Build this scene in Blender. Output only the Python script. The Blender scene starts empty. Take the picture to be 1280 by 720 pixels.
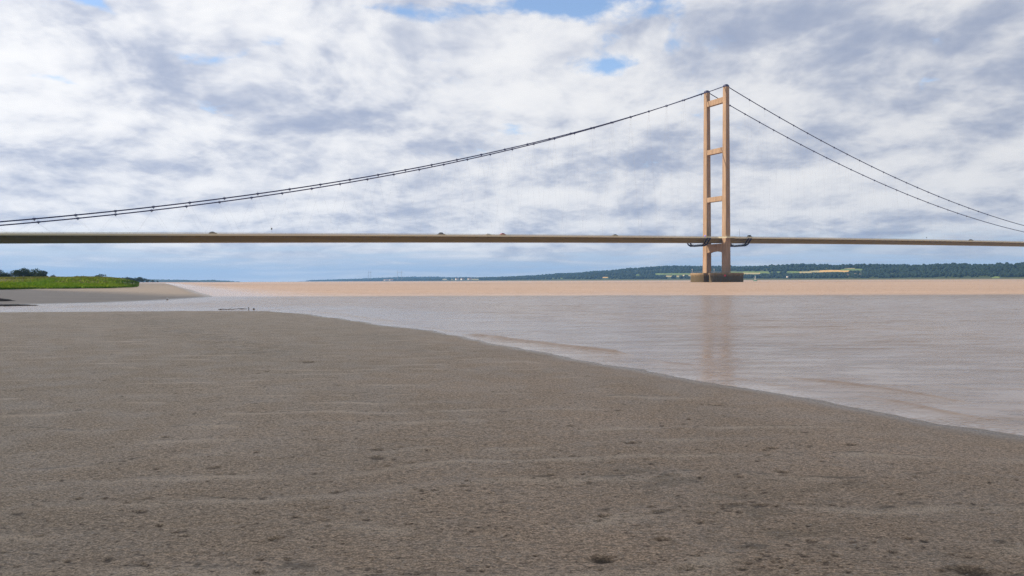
import bpy, math, random
import numpy as np
from mathutils import Vector
random.seed(7); RNG = np.random.default_rng(11)
SC = bpy.context.scene
COL = SC.collection
R = math.radians

# ---------------------------------------------------------------- camera
F, CX, HC, ROLL, CAMZ = 899.0, 640.0, 351.05, 0.0033, 1.6
cam_d = bpy.data.cameras.new('camera'); cam = bpy.data.objects.new('camera', cam_d); COL.objects.link(cam)
cam_d.sensor_width = 36.0; cam_d.lens = F/1280*36.0; cam_d.clip_start = 0.05; cam_d.clip_end = 60000
cam.location = (0, 0, CAMZ)
cam.rotation_euler = (R(90)-math.atan((360-HC)/F), ROLL, 0)
SC.camera = cam
SC.render.resolution_x, SC.render.resolution_y = 1024, 576
def hor(x): return HC-ROLL*(x-CX)
def at(px, py, D): return Vector(((px-CX)/F*D, D, CAMZ+(hor(px)-py)/F*D))   # a point of the place seen at px,py, D metres off
def ground(px, py, z=0.0):
    D = (CAMZ-z)*F/(py-hor(px)); return ((px-CX)/F*D, D)

# ---------------------------------------------------------------- sun
BETA, EL = 22, 34
TH = 0.5032
ax = np.array([math.cos(TH), math.sin(TH)]); ac = np.array([-math.sin(TH), math.cos(TH)])
sh = -ax*math.cos(R(BETA))+ac*math.sin(R(BETA))
SUN = Vector((sh[0]*math.cos(R(EL)), sh[1]*math.cos(R(EL)), math.sin(R(EL))))
sl = bpy.data.lights.new('sun', 'SUN'); so = bpy.data.objects.new('sun', sl); COL.objects.link(so)
sl.energy = 5.0; sl.angle = R(0.53); sl.color = (1.0, .83, .62)
so.location = SUN*300; so.rotation_euler = SUN.to_track_quat('Z', 'Y').to_euler()

# ---------------------------------------------------------------- node helper
class NT:
    def __init__(s, tree): s.t = tree; s.n = tree.nodes; s.l = tree.links; s.n.clear()
    def put(s, sock, v):
        if v is None: return
        if isinstance(v, bpy.types.NodeSocket): s.l.new(v, sock)
        else:
            if hasattr(sock.default_value, '__len__') and not hasattr(v, '__len__'): v = [v]*len(sock.default_value)
            if hasattr(sock.default_value, '__len__') and len(sock.default_value) == 4 and len(v) == 3: v = (*v, 1)
            sock.default_value = v
    def node(s, typ, **kw):
        nd = s.n.new(typ)
        for k, v in kw.items(): setattr(nd, k, v)
        return nd
    def m(s, op, a, b=None, c=None, clamp=False):
        nd = s.node('ShaderNodeMath', operation=op, use_clamp=clamp)
        for i, v in enumerate((a, b, c)): s.put(nd.inputs[i], v)
        return nd.outputs[0]
    def v(s, op, a, b=None, out=0):
        nd = s.node('ShaderNodeVectorMath', operation=op)
        s.put(nd.inputs[0], a)
        if b is not None: s.put(nd.inputs['Scale'] if op == 'SCALE' else nd.inputs[1], b)
        return nd.outputs['Value'] if op in ('DOT_PRODUCT', 'LENGTH', 'DISTANCE') else nd.outputs[0]
    def noise(s, vec, scale, detail=4, rough=.5, dist=0, dim='3D', lac=2.0):
        nd = s.node('ShaderNodeTexNoise', noise_dimensions=dim)
        s.put(nd.inputs['Vector'], vec); s.put(nd.inputs['Scale'], scale); s.put(nd.inputs['Detail'], detail)
        s.put(nd.inputs['Roughness'], rough); s.put(nd.inputs['Distortion'], dist); s.put(nd.inputs['Lacunarity'], lac)
        return nd.outputs[0]
    def ramp(s, fac, a, b, c=0.0, d=1.0, smooth=True):
        nd = s.node('ShaderNodeMapRange', interpolation_type='SMOOTHSTEP' if smooth else 'LINEAR')
        for i, v in enumerate((fac, a, b, c, d)): s.put(nd.inputs[i], v)
        return nd.outputs[0]
    def mix(s, fac, a, b, typ='MIX'):
        nd = s.node('ShaderNodeMix', data_type='RGBA', blend_type=typ)
        s.put(nd.inputs[0], fac); s.put(nd.inputs[6], a); s.put(nd.inputs[7], b)
        return nd.outputs[2]
    def attr(s, name):
        return s.node('ShaderNodeAttribute', attribute_name=name)
    def pos(s): return s.node('ShaderNodeNewGeometry').outputs['Position']
    def obj(s): return s.node('ShaderNodeTexCoord').outputs['Object']
    def scale(s, vec, xyz):
        nd = s.node('ShaderNodeMapping'); s.put(nd.inputs[0], vec); s.put(nd.inputs['Scale'], xyz); return nd.outputs[0]
    def bump(s, h, strength, dist, normal=None):
        nd = s.node('ShaderNodeBump'); s.put(nd.inputs['Height'], h); s.put(nd.inputs['Strength'], strength); s.put(nd.inputs['Distance'], dist)
        if normal is not None: s.put(nd.inputs['Normal'], normal)
        return nd.outputs[0]
    def bsdf(s, col, rough=.6, spec=.4, normal=None, **kw):
        b = s.node('ShaderNodeBsdfPrincipled'); s.put(b.inputs['Base Color'], col); s.put(b.inputs['Roughness'], rough)
        s.put(b.inputs['Specular IOR Level'], spec)
        if normal is not None: s.put(b.inputs['Normal'], normal)
        for k, v in kw.items(): s.put(b.inputs[k], v)
        o = s.node('ShaderNodeOutputMaterial'); s.l.new(b.outputs[0], o.inputs[0]); return b
def material(name):
    m = bpy.data.materials.new(name); m.use_nodes = True; return m, NT(m.node_tree)

# ---------------------------------------------------------------- world: sky with a broken sheet of cloud
w = bpy.data.worlds.new('World'); SC.world = w; w.use_nodes = True
n = NT(w.node_tree)
dirv = n.v('NORMALIZE', n.node('ShaderNodeTexCoord').outputs['Generated'])
sx = n.node('ShaderNodeSeparateXYZ'); n.put(sx.inputs[0], dirv)
zc = n.m('MAXIMUM', sx.outputs[2], 0.0)
sky = n.node('ShaderNodeTexSky', sky_type='NISHITA', sun_disc=False, sun_elevation=R(EL), sun_rotation=math.atan2(SUN.x, SUN.y) % (2*math.pi), altitude=0, air_density=1.0, dust_density=.6, ozone_density=2.0)
n.put(sky.inputs[0], dirv) if sky.inputs else None
inv = n.m('DIVIDE', 1.0, n.m('ADD', zc, .30))
cmb = n.node('ShaderNodeCombineXYZ'); n.put(cmb.inputs[0], n.m('MULTIPLY', sx.outputs[0], inv)); n.put(cmb.inputs[1], n.m('MULTIPLY', sx.outputs[1], inv))
P = n.v('ADD', cmb.outputs[0], (3.1, 7.7, 0))
wn = n.node('ShaderNodeTexNoise', noise_dimensions='2D'); n.put(wn.inputs['Vector'], P); n.put(wn.inputs['Scale'], 2.0); n.put(wn.inputs['Detail'], 4)
Pw = n.v('ADD', P, n.v('SCALE', n.v('SUBTRACT', wn.outputs[1], (.5, .5, .5)), .14))
big = n.noise(Pw, 2.0, 7, .50, dim='2D')                      # cloud masses
Pup = n.v('ADD', n.v('SCALE', n.v('SUBTRACT', Pw, (3.1, 7.7, 0)), .965), (3.1+SUN.x*.05, 7.7, 0))   # the same sheet a little higher up and sunward
big2 = n.noise(Pup, 2.0, 7, .50, dim='2D')
def worley(vec, sc, det):
    v_ = n.node('ShaderNodeTexVoronoi', feature='SMOOTH_F1', normalize=True, voronoi_dimensions='2D'); n.put(v_.inputs['Vector'], vec); n.put(v_.inputs['Scale'], sc); n.put(v_.inputs['Detail'], det); n.put(v_.inputs['Roughness'], .55); n.put(v_.inputs['Lacunarity'], 2.3); n.put(v_.inputs['Smoothness'], .35)
    return n.m('SUBTRACT', .42, v_.outputs['Distance'])
puff = worley(Pw, 5.0, 3.0); puff2 = worley(Pup, 5.0, 3.0)      # heaped heads of cumulus
def blob(px, py, rx, ry, flat=1.0):                  # a soft patch of the sky around one compass direction
    c = Vector(((px-CX)/F, 1, (hor(px)-py)/F)); L = c.length; c.normalize()
    d = n.v('SUBTRACT', dirv, tuple(c))
    d = n.v('ADD', d, n.v('SCALE', n.v('SUBTRACT', wn.outputs[1], (.5, .5, .5)), .10))
    d = n.v('MULTIPLY', d, (F/rx*L, F/rx*L*.4, F/ry*L))
    return n.m('EXPONENT', n.m('MULTIPLY', n.v('DOT_PRODUCT', d, d), -1.0))
def addblobs(base, lst):
    for (px, py, rx, ry, k) in lst:
        base = n.m('MULTIPLY_ADD', blob(px, py, rx, ry), k, base)
    return base
# thickness of the cloud: positive blobs are dark bellies, negative ones thin bright cloud
bil = n.m('ABSOLUTE', n.m('SUBTRACT', n.noise(Pw, 3.2, 5, .5, dim='2D'), .5))
thick = n.m('MULTIPLY_ADD', n.m('SUBTRACT', big, .5), 3.4, n.m('MULTIPLY', puff, .9))
thick = addblobs(thick, [(q[0], q[1], q[2], q[3], q[4]*2.2) for q in [(1130, 48, 200, 42, .62), (1000, 45, 130, 30, .30), (430, 142, 66, 24, .60), (150, 52, 75, 26, .55), (120, 212, 150, 26, .40), (300, 125, 120, 22, .35), (830, 25, 100, 22, .3), (160, 95, 120, 18, .3),
                         (790, 205, 110, 22, .45), (60, 95, 70, 24, -.30), (560, 85, 130, 40, -.35), (240, 165, 130, 14, -.35), (760, 120, 130, 22, -.30), (330, 30, 110, 25, -.35), (350, 245, 120, 14, -.2), (470, 195, 120, 14, .15),
                         (30, 190, 60, 40, -.25), (700, 40, 60, 22, -.25), (1000, 250, 90, 14, -.25), (890, 190, 100, 20, .2), (30, 25, 70, 22, -.3), (690, 262, 70, 14, -.2), (1050, 120, 120, 16, -.2), (1180, 170, 110, 18, .12)]])
edge = n.m('MULTIPLY_ADD', n.m('SUBTRACT', big, big2), 5.2, n.m('MULTIPLY', n.m('SUBTRACT', puff, puff2), 5.0))     # the side turned to the sun is the bright one
dark = n.m('MULTIPLY_ADD', n.m('TANH', n.m('MULTIPLY', n.m('SUBTRACT', n.m('SUBTRACT', thick, edge), .58), .80)), .5, .5)
hole = n.m('SUBTRACT', n.noise(n.v('ADD', Pw, (11, 5, 0)), 2.6, 7, .62, dim='2D'), .5); hole = n.m('MULTIPLY', hole, 1.5)
hole = n.m('MULTIPLY_ADD', puff, -.40, n.m('MULTIPLY_ADD', n.m('SUBTRACT', bil, .1), .35, hole))
hole = addblobs(hole, [(640, 4, 125, 16, .46), (480, 14, 62, 13, .40), (750, 66, 46, 19, .55), (117, 5, 34, 9, .42), (225, 52, 50, 10, .44), (335, 55, 28, 9, .26),
                       (75, 115, 45, 10, .22), (620, 127, 34, 6, .22), (1190, 83, 34, 8, .22), (930, 20, 60, 30, -.2), (380, 110, 150, 60, -.15)])
lowz = n.ramp(zc, .0, .085, 1, 0)
hole = n.m('ADD', n.m('MULTIPLY_ADD', lowz, .08, hole), n.ramp(zc, .10, .27, -.14, .02))
cover = n.ramp(hole, .10, .36, 1, 0)
strk = n.noise(n.scale(dirv, (3.2, 3.2, 46)), 2.0, 7, .58, .5)
low_cover = n.ramp(strk, .37, .55, .28, 1.0)
lowk = n.ramp(n.m('MULTIPLY_ADD', n.m('SUBTRACT', strk, .5), .06, zc), .008, .068, 1, 0)
cover = n.mix(lowk, cover, low_cover)
sun_glow = n.ramp(n.v('DOT_PRODUCT', dirv, tuple(SUN)), -.6, .95, .80, 1.15, False)
ccol = n.mix(dark, (9.2, 9.2, 9.3), (3.6, 4.2, 5.7))
ccol = n.mix(lowk, ccol, n.mix(n.ramp(strk, .45, .75), (5.3, 6.1, 7.3), (7.9, 8.0, 8.1)))
ccol = n.v('SCALE', ccol, n.m('MULTIPLY', sun_glow, n.ramp(sx.outputs[1], -.55, .25, .52, 1.0)))     # sky dimmed behind the camera, added to deepen faces turned from the sun
blue = n.v('MULTIPLY', sky.outputs[0], (2.0, 1.95, 1.95))
lowblue = n.mix(n.ramp(zc, .0, .13, .9, .0), blue, n.mix(n.ramp(zc, 0, .03), (5.0, 6.1, 7.5), (3.5, 4.9, 7.4)))
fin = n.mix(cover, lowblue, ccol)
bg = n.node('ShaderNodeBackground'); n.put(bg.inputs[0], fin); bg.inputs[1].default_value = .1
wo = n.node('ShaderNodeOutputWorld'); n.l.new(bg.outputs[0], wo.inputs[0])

SC.view_settings.view_transform = 'Standard'; SC.view_settings.look = 'None'
SC.view_settings.exposure = .10; SC.view_settings.gamma = 1; SC.view_settings.use_curve_mapping = False
SC.render.engine = 'CYCLES'
SC.cycles.use_denoising = True; SC.cycles.denoising_prefilter = 'FAST'
SC.cycles.max_bounces = 6; SC.cycles.volume_bounces = 1; SC.cycles.sample_clamp_indirect = 8

# ---------------------------------------------------------------- mesh helpers
class MB:
    def __init__(s): s.v = []; s.f = []
    def add(s, vs, fs):
        b = len(s.v); s.v += [tuple(x) for x in vs]; s.f += [tuple(b+i for i in f) for f in fs]; return s
    def box(s, x0, x1, y0, y1, z0, z1):
        return s.add([(x0, y0, z0), (x1, y0, z0), (x1, y1, z0), (x0, y1, z0), (x0, y0, z1), (x1, y0, z1), (x1, y1, z1), (x0, y1, z1)],
                     [(3, 2, 1, 0), (4, 5, 6, 7), (0, 1, 5, 4), (1, 2, 6, 5), (2, 3, 7, 6), (3, 0, 4, 7)])
    def loft(s, rings, cap=True, closed=True):
        k = len(rings[0]); b = len(s.v)
        for r in rings: s.v += [tuple(p) for p in r]
        for i in range(len(rings)-1):
            for j in range(k if closed else k-1):
                a = b+i*k+j; c = b+i*k+(j+1) % k
                s.f.append((a, c, c+k, a+k))
        if cap:
            s.f.append(tuple(b+j for j in reversed(range(k)))); s.f.append(tuple(b+(len(rings)-1)*k+j for j in range(k)))
        return s
    def tube(s, pts, rad, k=8):
        pts = [Vector(p) for p in pts]; rings = []
        rr = rad if hasattr(rad, '__len__') else [rad]*len(pts)
        for i, p in enumerate(pts):
            t = (pts[min(i+1, len(pts)-1)]-pts[max(i-1, 0)]).normalized()
            up = Vector((0, 0, 1)) if abs(t.z) < .95 else Vector((1, 0, 0))
            a = t.cross(up).normalized(); b = a.cross(t).normalized()
            rings.append([p+(a*math.cos(2*math.pi*j/k)+b*math.sin(2*math.pi*j/k))*rr[i] for j in range(k)])
        return s.loft(rings)
    def build(s, name, mat, parent=None, smooth=False):
        me = bpy.data.meshes.new(name); me.from_pydata(s.v, [], s.f); me.update()
        return link(name, me, mat, parent, smooth)
def link(name, me, mat, parent=None, smooth=False):
    if mat is not None: me.materials.append(mat)
    if smooth: me.polygons.foreach_set('use_smooth', [True]*len(me.polygons))
    o = bpy.data.objects.new(name, me); COL.objects.link(o)
    if parent is not None: o.parent = parent
    return o
def np_mesh(name, V, Q, mat, parent=None, smooth=True, attrs=None):
    me = bpy.data.meshes.new(name); V = np.asarray(V, np.float32); Q = np.asarray(Q, np.int32); k = Q.shape[1]
    me.vertices.add(len(V)); me.vertices.foreach_set('co', V.ravel())
    me.loops.add(Q.size); me.loops.foreach_set('vertex_index', Q.ravel())
    me.polygons.add(len(Q)); me.polygons.foreach_set('loop_start', np.arange(0, Q.size, k, dtype=np.int32)); me.polygons.foreach_set('loop_total', np.full(len(Q), k, np.int32))
    me.update(calc_edges=True)
    for kx, a in (attrs or {}).items():
        at_ = me.attributes.new(kx, 'FLOAT', 'POINT'); at_.data.foreach_set('value', np.asarray(a, np.float32))
    return link(name, me, mat, parent, smooth)
def grid_faces(nr, nc, keep=None):
    i, j = np.meshgrid(np.arange(nr-1), np.arange(nc-1), indexing='ij')
    a = (i*nc+j).ravel(); Q = np.stack([a, a+1, a+nc+1, a+nc], 1)
    return Q if keep is None else Q[keep.ravel()]
def tag(o, label=None, cat=None, group=None, kind=None):
    if label: o['label'] = label
    if cat: o['category'] = cat
    if group: o['group'] = group
    if kind: o['kind'] = kind
    return o
def empty(name, loc=(0, 0, 0), rz=0.0):
    o = bpy.data.objects.new(name, None); o.location = loc; o.rotation_euler = (0, 0, rz); COL.objects.link(o); return o
def copy_tree(o, parent=None):
    c = o.copy(); COL.objects.link(c)
    if parent is not None: c.parent = parent
    for ch in list(o.children): copy_tree(ch, c)
    return c

# numpy noise
def hash2(i, j, seed):
    h = (i.astype(np.int64)*374761393+j.astype(np.int64)*668265263+seed*1442695041) & 0xffffffff
    h = ((h ^ (h >> 13))*1274126177) & 0xffffffff
    return ((h ^ (h >> 16)) & 0xffff)/65535.0
def vnoise(x, y, seed=0):
    i = np.floor(x); j = np.floor(y); u = x-i; v = y-j; u = u*u*(3-2*u); v = v*v*(3-2*v)
    i = i.astype(np.int64); j = j.astype(np.int64)
    return (hash2(i, j, seed)*(1-u)+hash2(i+1, j, seed)*u)*(1-v)+(hash2(i, j+1, seed)*(1-u)+hash2(i+1, j+1, seed)*u)*v
def fbm(x, y, seed=0, o=4, g=.5):
    s = 0; a = 1; t = 0
    for k in range(o): s = s+a*vnoise(x*2**k+13*k, y*2**k+7*k, seed+k); t += a; a *= g
    return s/t-.5
def sstep(x, a, b): t = np.clip((x-a)/(b-a), 0, 1); return t*t*(3-2*t)
def seg_dist(x, y, poly):
    d = np.full(x.shape, 1e9)
    for (x0, y0), (x1, y1) in zip(poly[:-1], poly[1:]):
        dx, dy = x1-x0, y1-y0; L = dx*dx+dy*dy+1e-12
        t = np.clip(((x-x0)*dx+(y-y0)*dy)/L, 0, 1)
        d = np.minimum(d, np.hypot(x-x0-t*dx, y-y0-t*dy))
    return d
def inside(x, y, poly):
    r = np.zeros(x.shape, bool); k = len(poly)
    for a in range(k):
        x0, y0 = poly[a]; x1, y1 = poly[(a+1) % k]
        c = ((y0 > y) != (y1 > y)) & (x < (x1-x0)*(y-y0)/((y1-y0) if y1 != y0 else 1e-9)+x0); r ^= c
    return r
def resample(poly, step):
    out = [poly[0]]
    for (x0, y0), (x1, y1) in zip(poly[:-1], poly[1:]):
        k = max(1, int(math.hypot(x1-x0, y1-y0)/step))
        out += [(x0+(x1-x0)*i/k, y0+(y1-y0)*i/k) for i in range(1, k+1)]
    return out

# ---------------------------------------------------------------- shorelines
near_px = [(-160, 391.6), (0, 390.3), (150, 389.2), (265, 388.6), (340, 388.8), (380, 392), (450, 401.5), (525, 412), (585, 423), (640, 433.5), (700, 444.5), (790, 461), (850, 471), (920, 482),
           (990, 495), (1050, 507), (1120, 519), (1180, 530.5), (1280, 545), (1400, 566)]
shore = [ground(*p) for p in near_px]
shore = [(-120.0, 47.0), (-60.0, 43.5)]+shore[0:]
lx, ly = shore[-1]; px_, py_ = shore[-2]; shore += [(lx+2.5, ly-1.2), (lx+8, ly-5), (lx+30, ly-26), (lx+60, ly-60)]
shore_poly = shore+[(-120, -60)]
bank_px = [(-200, 382.5), (0, 381.2), (60, 380), (130, 378.4), (208, 375), (240, 372.8), (262, 371.4), (266, 370.4), (262, 369), (250, 366), (238, 362), (215, 356), (206, 354)]
bank = [ground(*p) for p in bank_px]
bank_poly = [(-900, 60)]+bank+[(-900, 1700), (-3000, 1700), (-3000, 60)]
bank_edge = [(-900, 60)]+bank+[(-900, 1700)]

# ---------------------------------------------------------------- mud in the foreground
def polar(a0, a1, na, r):
    t = np.tan(np.linspace(a0, a1, na)) if a1-a0 < 2.4 else None
    A = np.linspace(a0, a1, na)
    return np.sin(A)[None, :]*r[:, None], np.cos(A)[None, :]*r[:, None]
def mud_height(x, y, fine=True):
    d = seg_dist(x, y, shore); d = np.where(inside(x, y, shore_poly), d, -d)
    d = d+(.55*fbm(x*.42, y*.42, 301, 3)+.28*fbm(x*1.7, y*1.7, 302, 3))*np.clip(np.hypot(x, y)/14, .35, 1.6)   # a ragged edge with small inlets
    z = np.where(d > 0, .026*np.minimum(d, 1.5)+.10*(1-np.exp(-np.maximum(d-1.5, 0)/14)), .05*d)
    z = np.maximum(z, -.6)
    g = sstep(d, .0, 2.2)
    warp = fbm(x*.35, y*.35, 5, 3)*1.5+fbm(x*1.4, y*1.4, 6, 2)*.28
    ph = (y-.13*x+warp)/.68
    fr = ph-np.floor(ph)
    ridge = np.where(fr < .78, fr/.78, (1-fr)/.22)              # gentle back, short steep front
    amp = .35+1.1*vnoise(x*.5+3, y*.5, 9)
    z = z+g*(.0150*amp*ridge+.010*fbm(x*.5, y*.9, 1, 4)+.0075*fbm(x*5, y*9, 2, 3)+.008*fbm(x*13, y*22, 4, 2))+(.15+.85*g)*.006*fbm(x*28, y*40, 3, 2)
    return z, d, fr, g
AD = np.linspace(R(-41), R(41), 1300); AA = np.concatenate([np.linspace(R(-178), R(-41.4), 70), AD, np.linspace(R(41.4), R(178), 70)])
rr = np.concatenate([np.linspace(.05, 2.4, 40), 2.45*np.exp(np.linspace(0, math.log(60/2.45), 1000))])
X = np.sin(AA)[None, :]*rr[:, None]; Y = np.cos(AA)[None, :]*rr[:, None]
Z, Dm, FR, G = mud_height(X, Y)
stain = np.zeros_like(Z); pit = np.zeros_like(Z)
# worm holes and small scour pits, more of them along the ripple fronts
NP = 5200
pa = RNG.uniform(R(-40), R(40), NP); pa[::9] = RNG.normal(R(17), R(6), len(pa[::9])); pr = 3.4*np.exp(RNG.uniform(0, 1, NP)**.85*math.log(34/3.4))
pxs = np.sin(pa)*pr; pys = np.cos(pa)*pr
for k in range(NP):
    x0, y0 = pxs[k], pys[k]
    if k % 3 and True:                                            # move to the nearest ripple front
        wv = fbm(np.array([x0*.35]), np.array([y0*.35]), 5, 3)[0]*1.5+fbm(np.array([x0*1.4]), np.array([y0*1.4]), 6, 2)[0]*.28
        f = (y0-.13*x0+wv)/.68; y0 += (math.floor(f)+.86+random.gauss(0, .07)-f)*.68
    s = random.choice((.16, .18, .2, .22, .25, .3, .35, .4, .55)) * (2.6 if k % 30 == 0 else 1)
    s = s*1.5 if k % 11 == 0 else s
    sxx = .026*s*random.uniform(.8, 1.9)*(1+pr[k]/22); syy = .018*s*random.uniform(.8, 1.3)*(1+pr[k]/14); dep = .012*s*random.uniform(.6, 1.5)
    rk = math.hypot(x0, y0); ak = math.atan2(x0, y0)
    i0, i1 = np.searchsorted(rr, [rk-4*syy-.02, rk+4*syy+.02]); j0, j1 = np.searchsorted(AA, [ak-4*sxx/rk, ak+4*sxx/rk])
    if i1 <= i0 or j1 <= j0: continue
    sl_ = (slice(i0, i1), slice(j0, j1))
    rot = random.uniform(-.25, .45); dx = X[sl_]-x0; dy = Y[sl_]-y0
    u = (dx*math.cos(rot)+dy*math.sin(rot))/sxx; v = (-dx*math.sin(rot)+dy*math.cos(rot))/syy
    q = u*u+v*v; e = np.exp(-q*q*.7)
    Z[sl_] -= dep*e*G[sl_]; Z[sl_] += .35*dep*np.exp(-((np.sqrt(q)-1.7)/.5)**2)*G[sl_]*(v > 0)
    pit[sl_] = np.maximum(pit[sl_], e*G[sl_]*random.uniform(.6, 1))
def patch(px0, py0, px1, py1, wid, k):                             # a darker, wetter or weedy trail with ragged edges
    global stain
    p, q = ground(px0, py0, .1), ground(px1, py1, .1)
    d = seg_dist(X, Y, [p, q])
    stain = np.maximum(stain, k*np.exp(-(d/wid)**2)*sstep(fbm(X*5, Y*8, 31, 5, .65), -.02, .10))
patch(190, 400, 330, 438, .9, 1.0); patch(160, 393, 215, 410, 1.0, .8); patch(820, 585, 990, 665, .45, .9); patch(930, 620, 1060, 600, .3, .6); patch(1000, 660, 1180, 700, .3, .6)
patch(900, 690, 1150, 640, .25, .5); patch(480, 418, 560, 450, .5, .5); patch(50, 415, 180, 422, .5, .4)
Z -= .010*stain*np.clip(fbm(X*7, Y*9, 33, 3)+.2, 0, 1)*G
m, n = material('wet_mud')
p = n.pos(); sp = n.node('ShaderNodeSeparateXYZ'); n.put(sp.inputs[0], p)
c = n.mix(n.ramp(n.noise(p, .35, 4, .55), .35, .65), (.395, .298, .214), (.465, .346, .249))
side = n.ramp(sp.outputs[0], -6, 2.5, 0, 1)
c = n.mix(n.m('MULTIPLY', n.m('SUBTRACT', 1, side), .55), c, (.378, .320, .242))
c = n.mix(n.ramp(n.noise(n.scale(p, (1, 1.6, 1)), 34, 5, .65), .36, .64), n.mix(1.0, c, (.62, .60, .58), 'MULTIPLY'), n.mix(1.0, c, (1.30, 1.30, 1.28), 'MULTIPLY'))
c = n.mix(n.ramp(n.noise(n.scale(p, (1, 2.2, 1)), 9, 4, .6), .5, .75, 0, .35), c, (.300, .255, .205))
c = n.mix(n.m('MULTIPLY', n.attr('stain').outputs['Fac'], .40), c, (.100, .084, .052))
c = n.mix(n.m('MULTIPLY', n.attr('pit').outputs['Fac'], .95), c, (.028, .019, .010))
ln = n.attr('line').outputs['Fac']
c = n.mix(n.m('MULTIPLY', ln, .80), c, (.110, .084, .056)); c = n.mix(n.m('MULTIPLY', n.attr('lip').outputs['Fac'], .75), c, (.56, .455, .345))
wet = n.attr('wet').outputs['Fac']
c = n.mix(n.m('MULTIPLY', wet, .35), c, (.13, .11, .09))
h1 = n.noise(n.scale(p, (1, 1.7, 1)), 16, 8, .72); h2 = n.noise(n.scale(p, (1, 1.4, 1)), 85, 4, .7)
c = n.mix(n.ramp(h2, .36, .64), n.mix(1.0, c, (.56, .54, .51), 'MULTIPLY'), n.mix(1.0, c, (1.36, 1.35, 1.33), 'MULTIPLY'))
c = n.mix(n.ramp(n.noise(n.scale(p, (1, 2.6, 1)), 21, 3, .6), .585, .66, 0, .85), c, (.070, .050, .030))
c = n.mix(n.ramp(n.noise(n.v('ADD', n.scale(p, (1, 2.2, 1)), (4, 9, 2)), 38, 2, .5), .64, .71, 0, .75), c, (.46, .42, .36))
nb = n.bump(n.m('MULTIPLY_ADD', h2, .35, h1), 1.0, .040)
rgh = n.ramp(wet, 0, 1, n.ramp(n.noise(p, 1.4, 4, .6), .35, .65, .50, .68), .25)
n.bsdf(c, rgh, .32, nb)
MUD = m
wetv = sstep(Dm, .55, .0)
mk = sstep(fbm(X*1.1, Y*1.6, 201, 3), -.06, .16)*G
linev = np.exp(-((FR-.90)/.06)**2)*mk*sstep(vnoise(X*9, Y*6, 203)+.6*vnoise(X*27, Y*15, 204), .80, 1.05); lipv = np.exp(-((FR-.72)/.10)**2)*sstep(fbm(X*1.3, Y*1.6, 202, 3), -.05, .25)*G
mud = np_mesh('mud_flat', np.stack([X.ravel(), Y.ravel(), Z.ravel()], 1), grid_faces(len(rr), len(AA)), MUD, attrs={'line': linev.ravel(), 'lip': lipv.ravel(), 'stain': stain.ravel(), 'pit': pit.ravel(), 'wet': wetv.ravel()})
tag(mud, kind='structure')

# ---------------------------------------------------------------- the mud bank across the channel
ab = np.concatenate([np.linspace(R(-88), R(-48), 60), np.linspace(R(-47.5), R(-18), 380)]); rb = 47*np.exp(np.linspace(0, math.log(1500/47), 300))
Xb = np.sin(ab)[None, :]*rb[:, None]; Yb = np.cos(ab)[None, :]*rb[:, None]
db = seg_dist(Xb, Yb, bank_edge); db = np.where(inside(Xb, Yb, bank_poly), db, -db)
Zb = np.where(db > 0, .03*np.minimum(db, 2)+.40*(1-np.exp(-np.maximum(db-2, 0)/45)), .05*np.maximum(db, -12))
gb = sstep(db, 0, 6)
Zb = Zb+gb*(.05*fbm(Xb*.2, Yb*.2, 41, 4)+.02*fbm(Xb*.9, Yb*2.2, 42, 3))+.012*fbm(Xb*.6, Yb*1.2, 43, 3)
m, n = material('bank_mud')
p = n.pos(); c = n.mix(n.ramp(n.noise(n.scale(p, (.4, 1, 1)), .25, 5, .6), .35, .65), (.215, .180, .148), (.255, .213, .172))
c = n.mix(n.ramp(n.noise(n.scale(p, (.25, 1.2, 1)), 1.1, 4, .6), .55, .75, 0, .5), c, (.15, .13, .105))
c = n.mix(n.m('MULTIPLY', n.attr('wet').outputs['Fac'], .55), c, (.10, .088, .076))
n.bsdf(c, n.ramp(n.attr('wet').outputs['Fac'], 0, 1, .6, .3), .3, n.bump(n.noise(n.scale(p, (.5, 1, 1)), 6, 5, .6), .6, .06))
bk = np_mesh('mud_bank', np.stack([Xb.ravel(), Yb.ravel(), Zb.ravel()], 1), grid_faces(len(rb), len(ab)), m, attrs={'wet': sstep(db, 2.2, 0).ravel()})
tag(bk, kind='structure')
# two dark low ridges of wet mud by the channel
m, n = material('dark_wet_mud'); n.bsdf(n.mix(n.noise(n.pos(), 2.5, 4), (.030, .028, .030), (.060, .054, .052)), .75, .12, n.bump(n.noise(n.pos(), 6, 4), .5, .05)); DKMUD = m
def mud_ridge(pts, wid, hgt):
    mb = MB(); rings = []; k = 26
    pts = [np.array(ground(*q)) for q in pts]
    for i in range(k+1):
        t = i/k*(len(pts)-1); a = min(int(t), len(pts)-2); q = pts[a]*(1-(t-a))+pts[a+1]*(t-a)
        e = math.sin(math.pi*min(1, max(.02, (i+.6)/(k+1.2))))**.6; wv = 1+.5*math.sin(i*1.7)
        W = wid*e*(1+.25*math.sin(i*.9)); H = hgt*e*(1+.3*math.sin(i*1.3+1))
        rings.append([(q[0], q[1]-W, -.05), (q[0], q[1]-W*.8, H*.75), (q[0], q[1]-W*.3, H), (q[0], q[1]+W*.5, H*.8), (q[0], q[1]+W, -.05)])
    o = mb.loft(rings).build('mud_ridge', DKMUD, None, True); return tag(o, kind='structure')
mud_ridge([(-60, 382.3), (0, 382.2), (22, 382.1), (47, 381.8)], .9, .09); mud_ridge([(-60, 378.6), (0, 378), (20, 377.6)], .7, .26)

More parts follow.
